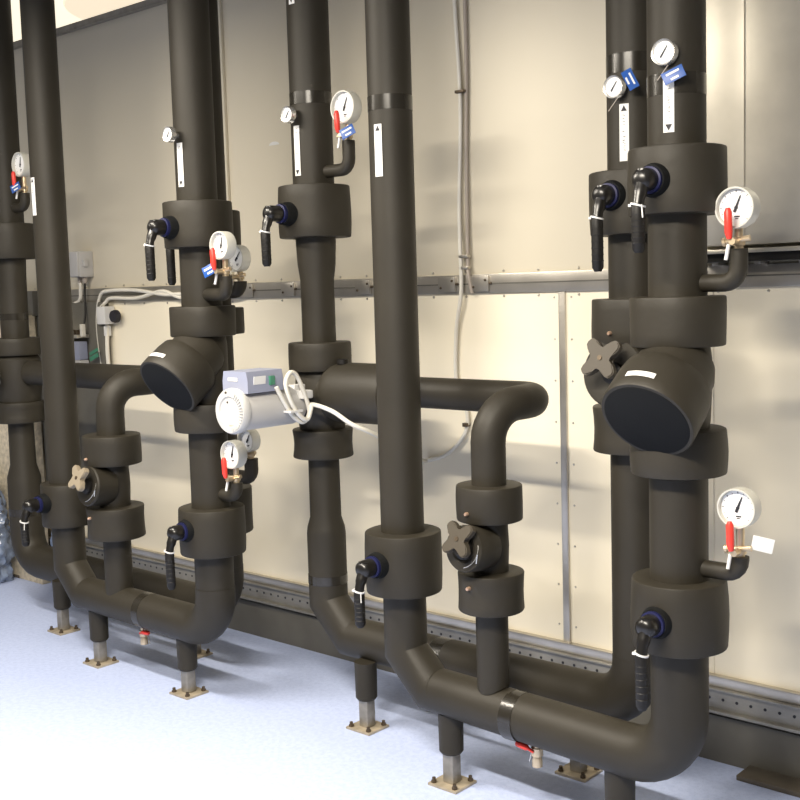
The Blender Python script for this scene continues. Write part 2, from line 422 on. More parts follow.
# ------------------------------------------------------------------ shut-off valves
def shutoff(label, X, Y, z0, z1, ro, ri, zl, seed, out=0.0, belly=.002, length=.165, tie=True, skew=0.0, strap=True):
    t = thing('shutoff_valve', (X, Y, z0), label, 'valve', 'shut-off valves with black levers')
    cover('insulation_cover', t, X, Y, z0, z1, ro, ri+.001, belly, seed)
    ys = Y-ro
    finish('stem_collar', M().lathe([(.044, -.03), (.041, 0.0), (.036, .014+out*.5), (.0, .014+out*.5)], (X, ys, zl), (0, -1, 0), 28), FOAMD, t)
    finish('blue_ring', M().lathe([(.024, .010), (.032, .010+out*.5), (.032, .022+out*.6), (.024, .024+out*.6)], (X, ys, zl), (0, -1, 0), 28, ring=True), BLUE, t)['label'] = 'dark blue ring on the stem'
    hub = V3((X, ys-.048-out, zl))
    lv = M()
    lv.lathe([(.022, .012), (.027, .018), (.027, .046+out), (.024, .060+out), (.014, .068+out), (0, .069+out)], (X, ys, zl), (0, -1, 0), 24)
    lv.tube(smooth_path([hub+V3((0, .002, .022)), hub+V3((0, -.004, -.008)), hub+V3((skew*.3, -.018, -.042)), hub+V3((skew*.6, -.024, -.066))], 4), [.017]*4+[.0165]*4+[.014]*4+[.013], 14)
    lever = finish('lever', lv, BLACK, t, angle=45)
    e = hub+V3((skew*.6, -.024, -.06)); f = hub+V3((skew, -.022, -length))
    finish('grip', M().tube([e, e.lerp(f, .08), e.lerp(f, .3), e.lerp(f, .6), e.lerp(f, .92), f], [.0135, .0165, .0160, .0158, .0155, .0095], 14), BLACKM, lever, angle=45)
    g = M()
    for k in range(6):
        p = e.lerp(f, .2+.12*k); g.lathe([(.0155, -.002), (.0168, 0), (.0155, .002)], p, (f-e), 14, ring=True)
    finish('grip_rib', g, BLACKM, lever)
    if tie:
        c = hub+V3((skew*.5, -.023, -.060))
        mb = M(); mb.lathe([(.0150, -.0022), (.0182, -.0022), (.0182, .0022), (.0150, .0022)], c, (.25, .1, 1), 20, ring=True)
        mb.box(c+V3((-.017, -.006, 0)), (.007, .007, .006))
        if strap: mb.tube([c+V3((.014, -.008, 0)), c+V3((.02, -.014, -.03))], .0016, 6)
        finish('cable_tie', mb, WHITE, lever)['label'] = 'white cable tie'
    return t
shutoff('shut-off valve with black lever low on the tall plain pipe at picture centre', P4, YF, .573, .760, .1165, .0667, .674, 3, out=.012, belly=.003, length=.17)
shutoff('upper shut-off valve on the front right pipe, lever with white tie', R1, YF, 1.654, 1.814, .1165, .0712, 1.732, 5, length=.17, out=0)
shutoff('lower shut-off valve on the front right pipe, above its floor bend', R1, YF, .578, .753, .118, .0722, .664, 8, belly=.004, length=.20, strap=False)
shutoff('shut-off valve high on the pipe with white actuator, just below its gauge', P3, YB, 1.677, 1.853, .124, .0705, 1.755, 11, length=.175, out=.035, strap=False)
shutoff('upper shut-off valve on the rear right pipe, half hidden behind front right pipe', R2, YB, 1.622, 1.792, .1195, .072, 1.724, 13, length=.20, strap=False)
shutoff('shut-off valve low on the front left pipe, beside the pale lit handwheel', L1, YF, .558, .735, .101, .0667, .662, 17, length=.16, out=.025)
shutoff('upper shut-off valve on the pipe with angled drum at left', P2, YF, 1.656, 1.816, .120, .071, 1.725, 19, length=.18, out=.02, strap=False)
shutoff('lower shut-off valve on the pipe with angled drum at left, under paired gauges', P2, YF, .567, .736, .1175, .0697, .667, 23, belly=.003, length=.195, out=.004, strap=False)
shutoff('shut-off valve on the farthest left pipe, cut by left picture edge', L0, YB, 1.68, 1.842, .118, .0712, 1.76, 29)
shutoff('upper shut-off valve behind angled-drum pipe at left, only its lever grip showing below', Q2, YB, 1.654, 1.805, .1165, .0715, 1.73, 31, length=.20, tie=False)
for (X, z, r) in ((P4, .760, .068), (R1, .753, .074), (R1, 1.832, .07), (P3, 1.853, .073)):
    pass

# ------------------------------------------------------------------ strainers with slanted drums
def strainer(label, X, Y, lo, hi, ro, seed):
    t = thing('strainer', (X, Y, lo[0]), label, 'strainer', 'strainers with slanted drums')
    cover('upper_cover', t, X, Y, hi[0], hi[1], ro, .0725, .001, seed)
    cover('lower_cover', t, X, Y, lo[0], lo[1], ro+.001, .0725, .003, seed+2)
    prof = [(.074, lo[1]-.02), (.078, lo[1]+.02), (.082, (lo[1]+hi[0])/2), (.082, hi[0]-.03), (.076, hi[0]+.01)]
    finish('body', M().lathe(prof, (X, Y, 0), n=40), FOAM, t)
    a = R(37); ax = V3((0, -math.cos(a), -math.sin(a)))
    st = V3((X+.012, Y-.010, hi[0]-.040))
    finish('neck', M().lathe([(.088, 0), (.098, .03), (.100, .10)], st, ax, 44), FOAM, t)
    drum = finish('drum', M().lathe([(.088, .085), (.110, .086), (.113, .09), (.1165, .12), (.1175, .18), (.117, .206), (.1145, .210), (.105, .2105)], st, ax, 52), FOAM, t)
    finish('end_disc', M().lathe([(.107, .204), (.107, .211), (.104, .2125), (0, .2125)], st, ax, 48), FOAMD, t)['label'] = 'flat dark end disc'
    # sticker wrapped over the top of the drum
    e1 = V3((1, 0, 0)); e2 = ax.cross(e1); 
    if e2.z < 0: e2 = -e2
    mb = M(); rows = []
    n = 10
    for dr in (.1181, .1190):
        for h in (.166, .182):
            rows.append([mb.bm.verts.new(st+ax*h+(e1*math.cos(R(104-36*k/n))+e2*math.sin(R(104-36*k/n)))*dr) for k in range(n+1)])
    for k in range(n):
        mb.quad(rows[2][k], rows[2][k+1], rows[3][k+1], rows[3][k]); mb.quad(rows[0][k], rows[0][k+1], rows[1][k+1], rows[1][k])
        mb.quad(rows[0][k], rows[0][k+1], rows[2][k+1], rows[2][k]); mb.quad(rows[1][k], rows[1][k+1], rows[3][k+1], rows[3][k])
    finish('sticker', mb, LABEL, drum)['label'] = 'white strip sticker'
strainer('large slanted strainer drum on the front right pipe, nearest to camera', R1, YF, (1.018, 1.132), (1.335, 1.457), .1155, 41)
strainer('slanted strainer drum on the left pipe, beside the white actuator', P2, YF, (1.011, 1.112), (1.347, 1.453), .1155, 47)

# ------------------------------------------------------------------ balancing valves with star handwheels
def balancing(label, X, Y, lo, hi, ro, rp, rbody, seed, knob, wl, drum_r, tilt=18, studs=True, ks=1.0):
    t = thing('balancing_valve', (X, Y, lo[0]), label, 'valve', 'balancing valves with star handwheels')
    uc = cover('upper_cover', t, X, Y, hi[0], hi[1], ro, rp+.001, .001, seed)
    lc = cover('lower_cover', t, X, Y, lo[0], lo[1], ro+.001, rp+.001, -.003, seed+3)
    zc = (lo[1]+hi[0])/2
    finish('body', M().lathe([(rbody*.93, lo[1]-.03), (rbody, lo[1]), (rbody*1.06, zc), (rbody, hi[0]), (rbody*.93, hi[0]+.03)], (X, Y, 0), n=36), FOAM, t)
    a = R(tilt*.4); ax = V3((0, -math.cos(a), math.sin(a)))
    st = V3((X, Y, zc-.004))
    d = finish('bonnet_cover', M().lathe([(drum_r*.95, .03), (drum_r, .06), (drum_r, .118), (drum_r*.95, .124), (drum_r*.62, .125), (.032, .118), (0, .118)], st, ax, 40), FOAM, t)
    finish('hub', M().lathe([(.030, .112), (.030, .130), (.018, .134), (.014, .155), (0, .155)], st, ax, 24), BLACKM, t)
    b = R(tilt); kx = V3((0, -math.cos(b), math.sin(b)))
    kc = st+V3((0, -wl*math.cos(b), wl*math.sin(b)))
    e1 = V3((1, 0, 0)); e2 = kx.cross(e1)
    if e2.z < 0: e2 = -e2
    pts = []
    for k in range(48):
        th = 2*PI*k/48
        q = abs(math.cos(2*(th-R(40))))
        rr = min(.0570, .0235+.037*q**2.0)
        pts.append((ks*rr*math.cos(th), ks*rr*math.sin(th)))
    kb = M(); kb.prism(pts, kc, e1, e2, .022)
    es = [e for e in kb.bm.edges if len(e.link_faces) == 2 and any(len(f.verts) > 4 for f in e.link_faces)]
    bmesh.ops.bevel(kb.bm, geom=es, offset=.003, segments=2, affect='EDGES')
    w = finish('handwheel', kb, knob, t, angle=45)
    finish('wheel_screw', M().lathe([(.007, .0105), (.007, .013), (0, .013)], kc, kx, 12), BOLT, w)
    g = M(); c = st+ax*.1265
    g.tube([c+(e1*math.cos(R(th))+e2*math.sin(R(th)))*(drum_r*.80) for th in range(-75, 71, 12)], .0013, 6)
    g.tube([c+(e1*math.cos(R(-10))+e2*math.sin(R(-10)))*(drum_r*.80), c+e1*(drum_r*.74)+V3((0, -.004, -.034))], .0022, 6)
    finish('seal_wire', g, CHROME, t)['label'] = 'thin metal seal wire'
    if studs:
        for par, z in ((uc, hi[0]+.03), (lc, lo[1]-.035)):
            an = R(-94)
            o = V3((X+ro*math.cos(an), Y+ro*math.sin(an), z))
            finish('test_stud', M().lathe([(.006, -.006), (.006, .006), (.004, .010), (0, .010)], o, (math.cos(an), math.sin(an), 0), 12), COPPER, par)
balancing('balancing valve with dark star handwheel under the central bypass bend', VB, YF, (.570, .684), (.832, .934), .0945, .047, .051, 51, KNOB, .15, .066)
balancing('balancing valve with pale lit star handwheel at left, under the left bypass bend', LV, YF, (.550, .675), (.842, .958), .112, .056, .060, 57, KNOB_LIT, .165, .078)
balancing('balancing valve with dark handwheel half behind the large slanted drum', R2, YB, (1.028, 1.154), (1.329, 1.450), .1185, .072, .075, 61, KNOB, .185, .094, ks=1.12)
t = thing('flange_cover', (Q2, YB, 1.341), 'black flange cover on rear left pipe peeking out behind the strainer pipe', 'pipe cover')
cover('cover_ring', t, Q2, YB, 1.341, 1.441, .1165, .0725, .001, 66)
t = thing('flange_cover', (Q2, YB, .56), 'low black flange cover on rear left pipe, showing right of lower valve', 'pipe cover')
cover('cover_ring', t, Q2, YB, .575, .75, .1165, .0725, .001, 68)

# ------------------------------------------------------------------ three-way valves and actuators
def threeway(label, X, Y, lo, hi, ro, zt, rbr, seed, blen):
    t = thing('mixing_valve', (X, Y, lo[0]), label, 'valve', 'three-way mixing valves')
    cover('upper_cover', t, X, Y, hi[0], hi[1], ro+.003, .060, .001, seed)
    cover('lower_cover', t, X, Y, lo[0], lo[1], ro, .060, -.004, seed+3)
    zc = (lo[1]+hi[0])/2
    k = 1 if blen > .15 else 1.22
    finish('body', M().lathe([(.070, lo[1]-.03), (.080*k, lo[1]), (.092*k, zc), (.088*k, hi[0]-.02), (.072, hi[0]+.03)], (X, Y, 0), n=44), FOAM, t)
    if blen > .15: finish('branch_cover', M().lathe([(.078, .03), (.080, .075), (.098, .082), (.103, .098), (.103, .12), (.102, blen-.035), (.096, blen-.012), (.08, blen), (rbr, blen)], (X, Y, zt), (1, 0, 0), 48), FOAM, t)
    if blen > .15: finish('stem_nut', M().lathe([(.02, -.002), (.02, .014), (0, .014)], (X+.13, Y-.02, zt+.101), (0, 0, 1), 16), BLACKM, t)
    return zc
zc = threeway('three-way valve body on the central pipe behind the white actuator', P3, YB, (.914, 1.014), (1.219, 1.317), .1065, 1.145, .048, 71, .36)
threeway('three-way valve body on the farthest left pipe, at left picture edge', L0, YB, (.922, 1.018), (1.236, 1.316), .115, 1.150, .055, 77, .095)

def actuator(label, X, Y, z, y_near, y_far):
    t = thing('actuator', (X, (y_near+y_far)/2, z-.08), label, 'actuator', 'white valve actuators')
    L = y_far-y_near
    body = finish('motor_housing', M().lathe([(.055, 0), (.064, .008), (.068, .03), (.068, L-.02), (.066, L)], (X, y_far, z), (0, -1, 0), 48), GREYCASE, t)
    cap = finish('end_cap', M().lathe([(.066, L-.01), (.074, L-.006), (.076, L+.004), (.074, L+.016), (.070, L+.022), (.050, L+.0245), (.047, L+.020), (0, L+.020)], (X, y_far, z), (0, -1, 0), 52), CAPM, t)
    g = M()
    for k in range(16):
        a = R(-75+k*9); rr = .0585
        rot = Matrix.Rotation(-a, 3, 'Y')
        g.box((X+rr*math.cos(a), y_near-.024, z+rr*math.sin(a)), (.016, .006, .004), rot, bev=.001)
    finish('grip_rib', g, CAPM, cap)
    g = M().lathe([(.0035, .019), (.0035, .0215), (0, .0215)], (X-.01, y_near, z+.03), (0, -1, 0), 10)
    g.lathe([(.0035, .022), (.0035, .0265), (0, .0265)], (X-.012, y_near, z+.062), (0, -1, 0), 10)
    finish('cap_screw', g, BOLT, cap)
    finish('window', M().box((X+.012, y_near-.021, z-.052), (.034, .004, .018), bev=.002), GREYCAB, cap)
    # seam bead half way along the housing
    # yoke towards the valve
    finish('yoke', M().lathe([(.030, 0), (.030, .07), (.048, .075), (.048, .10)], (X, Y-.085, z), (0, -1, 0), 30), GREYCASE, t)
    # wiring box on top
    bx0, bx1 = y_near+.005, y_near+.16
    jb = finish('wiring_box', M().prism([(-.062, 0), (.062, 0), (.062, .040), (.056, .070), (-.056, .070), (-.062, .04)], (X+.002, (bx0+bx1)/2, z+.058), (1, 0, 0), (0, 0, 1), bx1-bx0), BLUEGREY, t)
    finish('maker_plate', M().box((X-.008, bx0-.001, z+.102), (.046, .002, .011)), LABEL, jb)
    finish('terminal_label', M().box((X+.0655, bx0+.05, z+.098), (.003, .05, .026), Matrix.Rotation(R(6), 3, 'Y')), LABEL, jb)
    finish('terminal_block', M().box((X+.0665, bx0+.102, z+.094), (.009, .022, .030), bev=.002), GREEN, jb)
    finish('box_screw', M().lathe([(.004, 0), (.004, .002), (0, .002)], (X+.012, bx0, z+.068), (0, -1, 0), 10), BOLT, jb)
    # clutch bracket on the rear right
    finish('clutch_lever', M().box((X+.062, y_far-.02, z+.035), (.05, .045, .028), bev=.005).box((X+.03, y_far-.02, z+.05), (.035, .05, .035), bev=.004), WHITE, t)
    return t
act = actuator('white drum-shaped valve actuator with blue-grey wiring box, centre left', P3, YB, 1.114, 2.385, 2.655)
actuator('pale valve actuator just entering at the left picture edge', L0, YB, 1.125, 2.40, 2.64)
# the actuator's cable: loop on the housing, then across to the wall and up
xx = P3
lx = -2.776
pts = [(lx, 2.499, 1.185), (lx, 2.531, 1.133), (lx, 2.569, 1.082), (lx, 2.614, 1.058), (lx+.004, 2.640, 1.089), (lx+.008, 2.614, 1.159), (lx+.010, 2.581, 1.218), (lx+.012, 2.550, 1.228), (lx+.014, 2.528, 1.193),
       (lx+.016, 2.549, 1.131), (lx+.016, 2.587, 1.081), (lx+.016, 2.619, 1.068), (lx+.018, 2.634, 1.099), (-2.757, 2.643, 1.115), (-2.673, 2.65, 1.096), (-2.612, 2.672, 1.056), (-2.580, 2.72, 1.027), (-2.588, 2.80, .992), (-2.62, 2.95, .93), (-2.69, 3.10, .875), (-2.72, 3.17, .855), (-2.70, 3.188, .860)]
pts += [(-2.631, 3.188, .883), (-2.559, 3.188, .943), (-2.529, 3.188, 1.0), (-2.536, 3.188, 1.071), (-2.575, 3.188, 1.16), (-2.567, 3.185, 1.34), (-2.533, 3.176, 1.482), (-2.537, 3.18, 1.658), (-2.541, 3.187, 1.799), (-2.526, 3.187, 2.142), (-2.542, 3.187, 2.5), (-2.54, 3.187, WT)]
cb = thing('cable', (xx+.1, 2.7, .86), 'pale cable looping from the white actuator and climbing the wall', 'cable')
finish('sheath', M().tube(smooth_path(pts, 5), .0075, 12), CREAM, cb, angle=60)
g = M(); g.box((lx+.006, 2.565, 1.100), (.036, .055, .007))
finish('cable_tie', g, WHITE, cb)
t = thing('conduit', (-2.505, 3.188, 1.45), 'grey conduit running down the upper wall beside a pale cable', 'conduit')
finish('tube', M().tube(smooth_path([(-2.500, 3.19, WT), (-2.498, 3.19, 2.3), (-2.507, 3.19, 1.95), (-2.507, 3.185, 1.60), (-2.50, 3.178, 1.535), (-2.488, 3.182, 1.47)], 5), .007, 12), GREYCAB, t, angle=60)
for z in (1.56, 1.60, 2.17):
    finish('clip', M().box((-2.518, 3.181, z), (.040, .022, .010), bev=.002), BOLT if z > 2 else ALU, t)
tag(finish('cable_clip', M().box((-2.532, 3.185, 1.0), (.02, .024, .014), bev=.002), BOLT), 'small brown clip holding pale cable on lower wall', 'clip')

# ------------------------------------------------------------------ pressure gauges
def gauge(label, X, Y, xg, zs, zt, zd, r=.050, tagc=None, needle=20, handle=True, xpipe=.05, y=None, tilt=0.0, ro=.0215, fwd=0.0):
    """xg: X of the riser and dial; zs: stub height; zt: top of insulated riser; zd: dial centre"""
    t = thing('pressure_gauge', (xg, Y, zs-.03), label, 'gauge', 'pressure gauges on elbow stubs')
    a = .035
    dd = V3((xg-X, -fwd, 0)).normalized(); Y0 = Y; Y = Y-fwd; e = V3((xg, Y, zs+a))-dd*a
    p = [V3((X, Y0, zs))+dd*xpipe, e-V3((0, 0, a))]+arc(e, a, -PI/2, 0, dd, (0, 0, 1), 5)[1:]+[(xg, Y, zt)]
    finish('insulated_elbow', M().tube(p, ro, 24), FOAM, t, angle=40)
    zb = zd-r
    ck = M(); ck.lathe([(.011, zt-.005), (.011, zt+.006), (.015, zt+.007), (.015, zt+.020), (.010, zt+.022), (.010, max(zb+.004, zt+.03))], (xg, Y, 0), n=14)
    zc = zt+.014
    ck.tube([(xg-.034, Y-.012, zc+.002), (xg+.030, Y-.004, zc+.010)], .007, 10)
    ck.tube([(xg-.034, Y-.012, zc+.002), (xg-.027, Y-.011, zc+.003)], .011, 10)
    ck.tube([(xg, Y, zc), (xg+.004, Y-.045, zc+.002)], .008, 10)
    finish('cock', ck, BRASS, t)
    if handle:
        h = finish('handle', M().tube([(xg-.002, Y-.045, zc+.008), (xg-.003, Y-.047, zc+.024), (xg-.004, Y-.048, zc+.070), (xg-.004, Y-.048, zc+.080)], [.006, .0095, .0095, .005], 12), RED, t, angle=50)
        h['label'] = 'red handle'
    finish('bleed_pipe', M().tube([(xg-.012, Y-.028, zc-.004), (xg-.016, Y-.034, zc-.04)], .0045, 10), WHITE, t)
    cse = finish('case', M().lathe([(r*.80, -.018), (r*.97, -.014), (r, -.006), (r, .022), (r*.98, .026), (r*.90, .026), (r*.885, .016), (r*.885, .010), (0, .010)], (xg, Y, zd), (0, -1, 0), 44), RIM, t)
    fc = finish('dial', M().lathe([(r*.875, .010), (r*.875, .013), (0, .013)], (xg, Y, zd), (0, -1, 0), 40), DIAL, t)
    nd = R(needle); d = V3((math.sin(nd), 0, math.cos(nd))); s = V3((math.cos(nd), 0, -math.sin(nd)))
    finish('needle', M().prism([(-.0035, -r*.22), (.0035, -r*.22), (.0012, r*.62), (-.0012, r*.62)], (xg, Y-.0155, zd), s, d, .001).lathe([(.004, .013), (.004, .0165), (0, .0165)], (xg, Y, zd), (0, -1, 0), 12), INK, fc)
    g = M()
    for k in range(13):
        th = R(-135+k*22.5); q = V3((math.sin(th), 0, math.cos(th)))
        ln = .10 if k % 2 == 0 else .05
        g.prism([(-.0007, 0), (.0007, 0), (.0007, r*ln), (-.0007, r*ln)], V3((xg, Y-.0137, zd))+q*(r*.72), (math.cos(th), 0, -math.sin(th)), q, .0006)
    g.box((xg+.002, Y-.0137, zd-r*.42), (.014, .0006, .003)); g.box((xg+.001, Y-.0137, zd-r*.52), (.008, .0006, .002))
    finish('scale', g, INK, fc)
    if tagc:
        m_, off, rot = tagc
        c = V3((xg, Y, zt+.022))+V3(off)
        tg = finish('tag', M().box(c, (.050, .002, .036), rot, bev=.0005), m_, t)
        tg['label'] = 'blue hanging tag' if m_ is BLUETAG else 'white hanging tag'
        if m_ is BLUETAG:
            g = M()
            for dz, w in ((.006, .036), (-.009, .022)):
                q = rot @ V3((0, -.0014, dz)); g.box(c+q, (w, .0006, .006), rot)
            finish('tag_print', g, LABEL, tg)
GR = Matrix.Rotation(R(-28), 3, 'Y') @ Matrix.Rotation(R(25), 3, 'Z')
gauge('pressure gauge with red handle high on the front right pipe, no tag', R1, YF, -1.197, 1.487, 1.566, 1.661, .049, None, 22)
gauge('pressure gauge with red handle and white tag low on the front right pipe', R1, YF, -1.193, .785, .828, .949, .049, (LABEL, (.052, .01, .012), Matrix.Rotation(R(12), 3, 'Y') @ Matrix.Rotation(R(20), 3, 'Z')), 22)
gauge('pressure gauge with blue tag on the pipe with white actuator, top centre', P3, YB, -2.682, 1.897, 1.990, 2.097, .055, (BLUETAG, (.045, -.05, -.002), GR), 22)
gauge('pressure gauge with blue tag at left, front one of an overlapping pair', P2, YF, -2.972, 1.492, 1.552, 1.654, .047, (BLUETAG, (-.022, -.05, .0), GR), 12, fwd=.08)
gauge('pressure gauge at left, rear one of the upper overlapping pair', Q2, YB, -3.262, 1.50, 1.538, 1.622, .050, None, 40, handle=False, ro=.024)
gauge('pressure gauge with red handle under the white actuator, on the left drum pipe', P2, YF, -3.060, .785, .835, .936, .050, None, 15)
gauge('small pressure gauge under the white actuator, behind a larger gauge', Q2, YB, -3.245, .80, .875, .945, .044, None, 30, handle=False, ro=.026)
gauge('pressure gauge with blue tag on the farthest left pipe', L0, YB, -4.725, 1.91, 1.972, 2.098, .055, (BLUETAG, (.01, -.05, .0), GR), 10)

# ------------------------------------------------------------------ thermometers
def thermo(label, X, Y, rp, z, yd, r, tagm=False):
    t = thing('thermometer', (X, yd, z-r), label, 'thermometer', 'dial thermometers on the pipes')
    finish('stem', M().tube([(X, Y-rp+.003, z), (X, yd+.012, z)], .008, 12), CHROME, t)
    finish('bezel', M().lathe([(r*.8, -.012), (r, -.008), (r, .008), (r*.97, .011), (r*.86, .010), (r*.84, .004), (0, .004)], (X, yd, z), (0, -1, 0), 36), CHROME, t)
    fc = finish('dial', M().lathe([(r*.835, .004), (r*.835, .006), (0, .006)], (X, yd, z), (0, -1, 0), 32), DIAL, t)
    nd = R(35); d = V3((math.sin(nd), 0, math.cos(nd))); s = V3((math.cos(nd), 0, -math.sin(nd)))
    finish('needle', M().prism([(-.002, -r*.45), (.002, -r*.45), (.001, r*.55), (-.001, r*.55)], (X, yd-.008, z), s, d, .001), INK, fc)
    if tagm:
        c = V3((X+.052, yd-.01, z+.012+(.0 if tagm == 1 else -.045)))
        rot = Matrix.Rotation(R(70 if tagm == 1 else -25), 3, 'Y') @ Matrix.Rotation(R(20), 3, 'Z')
        if tagm == 2: c = V3((X+.024, yd-.004, z-.055))
        tg = finish('tag', M().box(c, (.052, .002, .030), rot, bev=.0005), BLUETAG, t); tg['label'] = 'blue hanging tag'
        g = M()
        for dz, w in ((.006, .04), (-.008, .024)): g.box(c+(rot @ V3((0, -.0014, dz))), (w*.8, .0006, .005), rot)
        finish('tag_print', g, LABEL, tg)
        finish('tag_string', M().tube([(X+.01, yd-.004, z-r), (X-.02, yd, z-r-.03)], .0012, 6), GREYCAB, t)
thermo('dial thermometer high on the pipe with white actuator', P3, YB, .0715, 2.085, 2.675, .028)
thermo('dial thermometer with blue tag beneath it, on the front right pipe', R1+.012, YF, .0695, 2.029, 2.472, .031, 2)
thermo('dial thermometer with blue tag beside it, on the rear right pipe', R2, YB, .0710, 2.008, 2.685, .030, 1)
thermo('dial thermometer high on the left drum pipe', P2, YF, .0708, 2.040, 2.445, .027)

# ------------------------------------------------------------------ floor supports
def support(label, X, Y, top, sl, plate=.108, rs=.037):
    t = thing('pipe_support', (X, Y, 0), label, 'support', 'steel pipe supports on the floor')
    finish('base_plate', M().box((X, Y, .004), (plate, plate*.95, .008), bev=.001), PLATE, t)
    finish('post', M().box((X, Y, (.008+sl+.02)/2), (.040, .040, sl+.012), bev=.004), ZINC, t)
    finish('sleeve', M().lathe([(.021, sl+.001), (rs-.006, sl), (rs, sl+.008), (rs*1.04, top)], (X, Y, 0), n=30), FOAM, t)
    for sx in (-1, 1):
        for sy in (-1, 1):
            finish('bolt', M().lathe([(.009, .008), (.009, .015), (.006, .016), (.006, .024), (0, .026)], (X+sx*(plate/2-.014), Y+sy*(plate/2-.016), 0), n=6), BOLT, t)
support('pipe support foot under the central valve pipe, near picture bottom', -2.114, YF, .225, .100)
support('pipe support foot beneath the pipe with white actuator, left of the bottom centre', -2.621, 2.715, .235, .103)
support('pipe support foot under the nearest right floor bend, cut by picture bottom', -1.533, YF, .225, .095, rs=.040)
support('pipe support foot behind the nearest loop, bottom right', -1.858, 2.85, .25, .06)
support('pipe support foot under the floor bend of left drum pipe', -3.39, YF, .225, .094)
support('pipe support foot beneath the left loop, beside the valve with pale lit wheel', -3.969, YF, .225, .097)
support('pipe support foot farthest left, beneath the far loop', -4.493, 2.705, .235, .106)
support('pipe support foot half hidden behind the left drum pipe floor bend', -3.735, 2.85, .25, .06)

# ------------------------------------------------------------------ drain valves
def drain(label, X, sgn):
    t = thing('drain_valve', (X, YF, .138), label, 'valve', 'small drain valves under the loops')
    finish('valve_body', M().lathe([(.012, .225), (.012, .196), (.017, .195), (.017, .172), (.012, .170), (.015, .158), (.015, .140), (.010, .139), (0, .139)], (X, YF, 0), n=16), BRASS, t)
    finish('handle', M().tube([(X, YF-.018, .186), (X+sgn*.016, YF-.020, .194), (X+sgn*.022, YF-.020, .195), (X+sgn*.055, YF-.018, .198), (X+sgn*.060, YF-.018, .198)], [.004, .005, .009, .009, .005], 10), RED, t, angle=50)['label'] = 'red handle'
    finish('cap_chain', M().tube([(X+sgn*.02, YF+.006, .185), (X+sgn*.03, YF+.004, .145)], .002, 6), CHROME, t)
drain('small brass drain valve with red handle under the nearest loop', -1.80, -1)
drain('small brass drain valve with red handle under the left loop', -3.659, 1)

# ------------------------------------------------------------------ far left wall equipment
t = thing('control_box', (-4.87, 3.15, 1.585), 'small pale electrical box on far left wall above rail', 'box')
finish('housing', M().box((-4.89, 3.16, 1.655), (.085, .08, .125), bev=.006), GREYCASE, t)
finish('lid', M().box((-4.89, 3.116, 1.655), (.079, .010, .118), bev=.004), GREYCASE, t)
finish('switch', M().box((-4.843, 3.15, 1.660), (.012, .024, .034), bev=.002), GREYCASE, t)
for x in (-4.91, -4.87): finish('gland', M().lathe([(.010, 1.597), (.012, 1.59), (.012, 1.57), (.007, 1.562)], (x, 3.16, 0), n=12), GREYCAB, t)
tag(finish('cable', M().tube(smooth_path([(-4.91, 3.16, 1.565), (-4.91, 3.16, 1.53), (-4.94, 3.165, 1.475), (-5.08, 3.17, 1.455), (-5.3, 3.17, 1.455)], 6), .009, 10), CREAM), 'pale cable bending left below the small electrical box', 'cable')
tag(finish('cable', M().tube(smooth_path([(-4.87, 3.16, 1.565), (-4.87, 3.155, 1.50), (-4.85, 3.14, 1.42), (-4.835, 3.12, 1.36)], 6), .005, 10), BLACKM), 'thin dark cable hanging from the small electrical box', 'cable')
t = thing('equipment_cabinet', (-5.05, 3.1, .40), 'grey metal equipment cabinet on far left wall under the rail', 'cabinet')
finish('back_panel', M().box((-5.03, 3.175, .94), (.60, .035, 1.06), bev=.003), STEEL, t)
finish('corner_post', M().box((-5.03, 3.11, .90), (.045, .07, .98), bev=.003), GALV, t)
finish('shelf', M().box((-4.94, 3.13, 1.305), (.17, .08, .016), bev=.002), GALV, t)
finish('blue_panel', M().box((-4.925, 3.125, 1.235), (.125, .05, .09), bev=.003), BLUEGREY, t)
u = finish('lower_panel', M().box((-4.915, 3.125, 1.150), (.115, .05, .076), bev=.003), GREYCASE, t)
for dx, dz in ((-.02, 0.035), (.03, .015)): finish('hole', M().lathe([(.012, 0), (.012, .003), (0, .003)], (-4.915+dx, 3.10, 1.140+dz*.8), (0, -1, 0), 14), INK, u)
finish('connector', M().box((-4.835, 3.11, 1.335), (.02, .02, .06), bev=.002), CREAM, t)
g = M()
for k in range(4): g.box((-4.96+k*.035, 3.12, 1.325), (.014, .02, .025), bev=.002)
finish('terminal_row', g, BOLT, t)
t = thing('room_sensor', (-4.70, 3.15, 1.36), 'white wall sensor with black round knob under the left rail', 'sensor')
finish('housing', M().box((-4.715, 3.165, 1.405), (.070, .06, .085), bev=.006), WHITE, t)
finish('knob_base', M().lathe([(.026, 0), (.026, .02), (0, .02)], (-4.655, 3.19, 1.40), (0, -1, 0), 20), CREAM, t)
finish('knob', M().lathe([(.030, .015), (.031, .03), (.027, .042), (0, .044)], (-4.635, 3.19, 1.40), (0, -1, 0), 22), INK, t)
finish('plug', M().box((-4.715, 3.17, 1.33), (.02, .03, .05), bev=.003), WHITE, t)
for k, (lab, dz, x0) in enumerate((('upper of two pale cables bending along left rail and dropping past the sensor', .018, -4.785), ('lower of two pale cables bending along left rail and ending at the sensor', -.018, -4.745))):
    tag(finish('cable', M().tube(smooth_path([(x0+.03, 3.165, 1.10 if k == 0 else 1.44), (x0, 3.165, 1.28 if k == 0 else 1.445), (x0, 3.165, 1.40 if k == 0 else 1.45), (x0+.035, 3.165, 1.485+dz), (-4.66, 3.165, 1.505+dz), (-4.45, 3.16, 1.502+dz), (-4.25, 3.16, 1.505-dz*.4), (-4.1, 3.16, 1.488+dz*.5), (-3.8, 3.165, 1.490+dz*.4), (-3.72, 3.17, 1.49)], 6), .0085, 10), CREAM, angle=60), lab, 'cable', 'pale cables on the left rail')
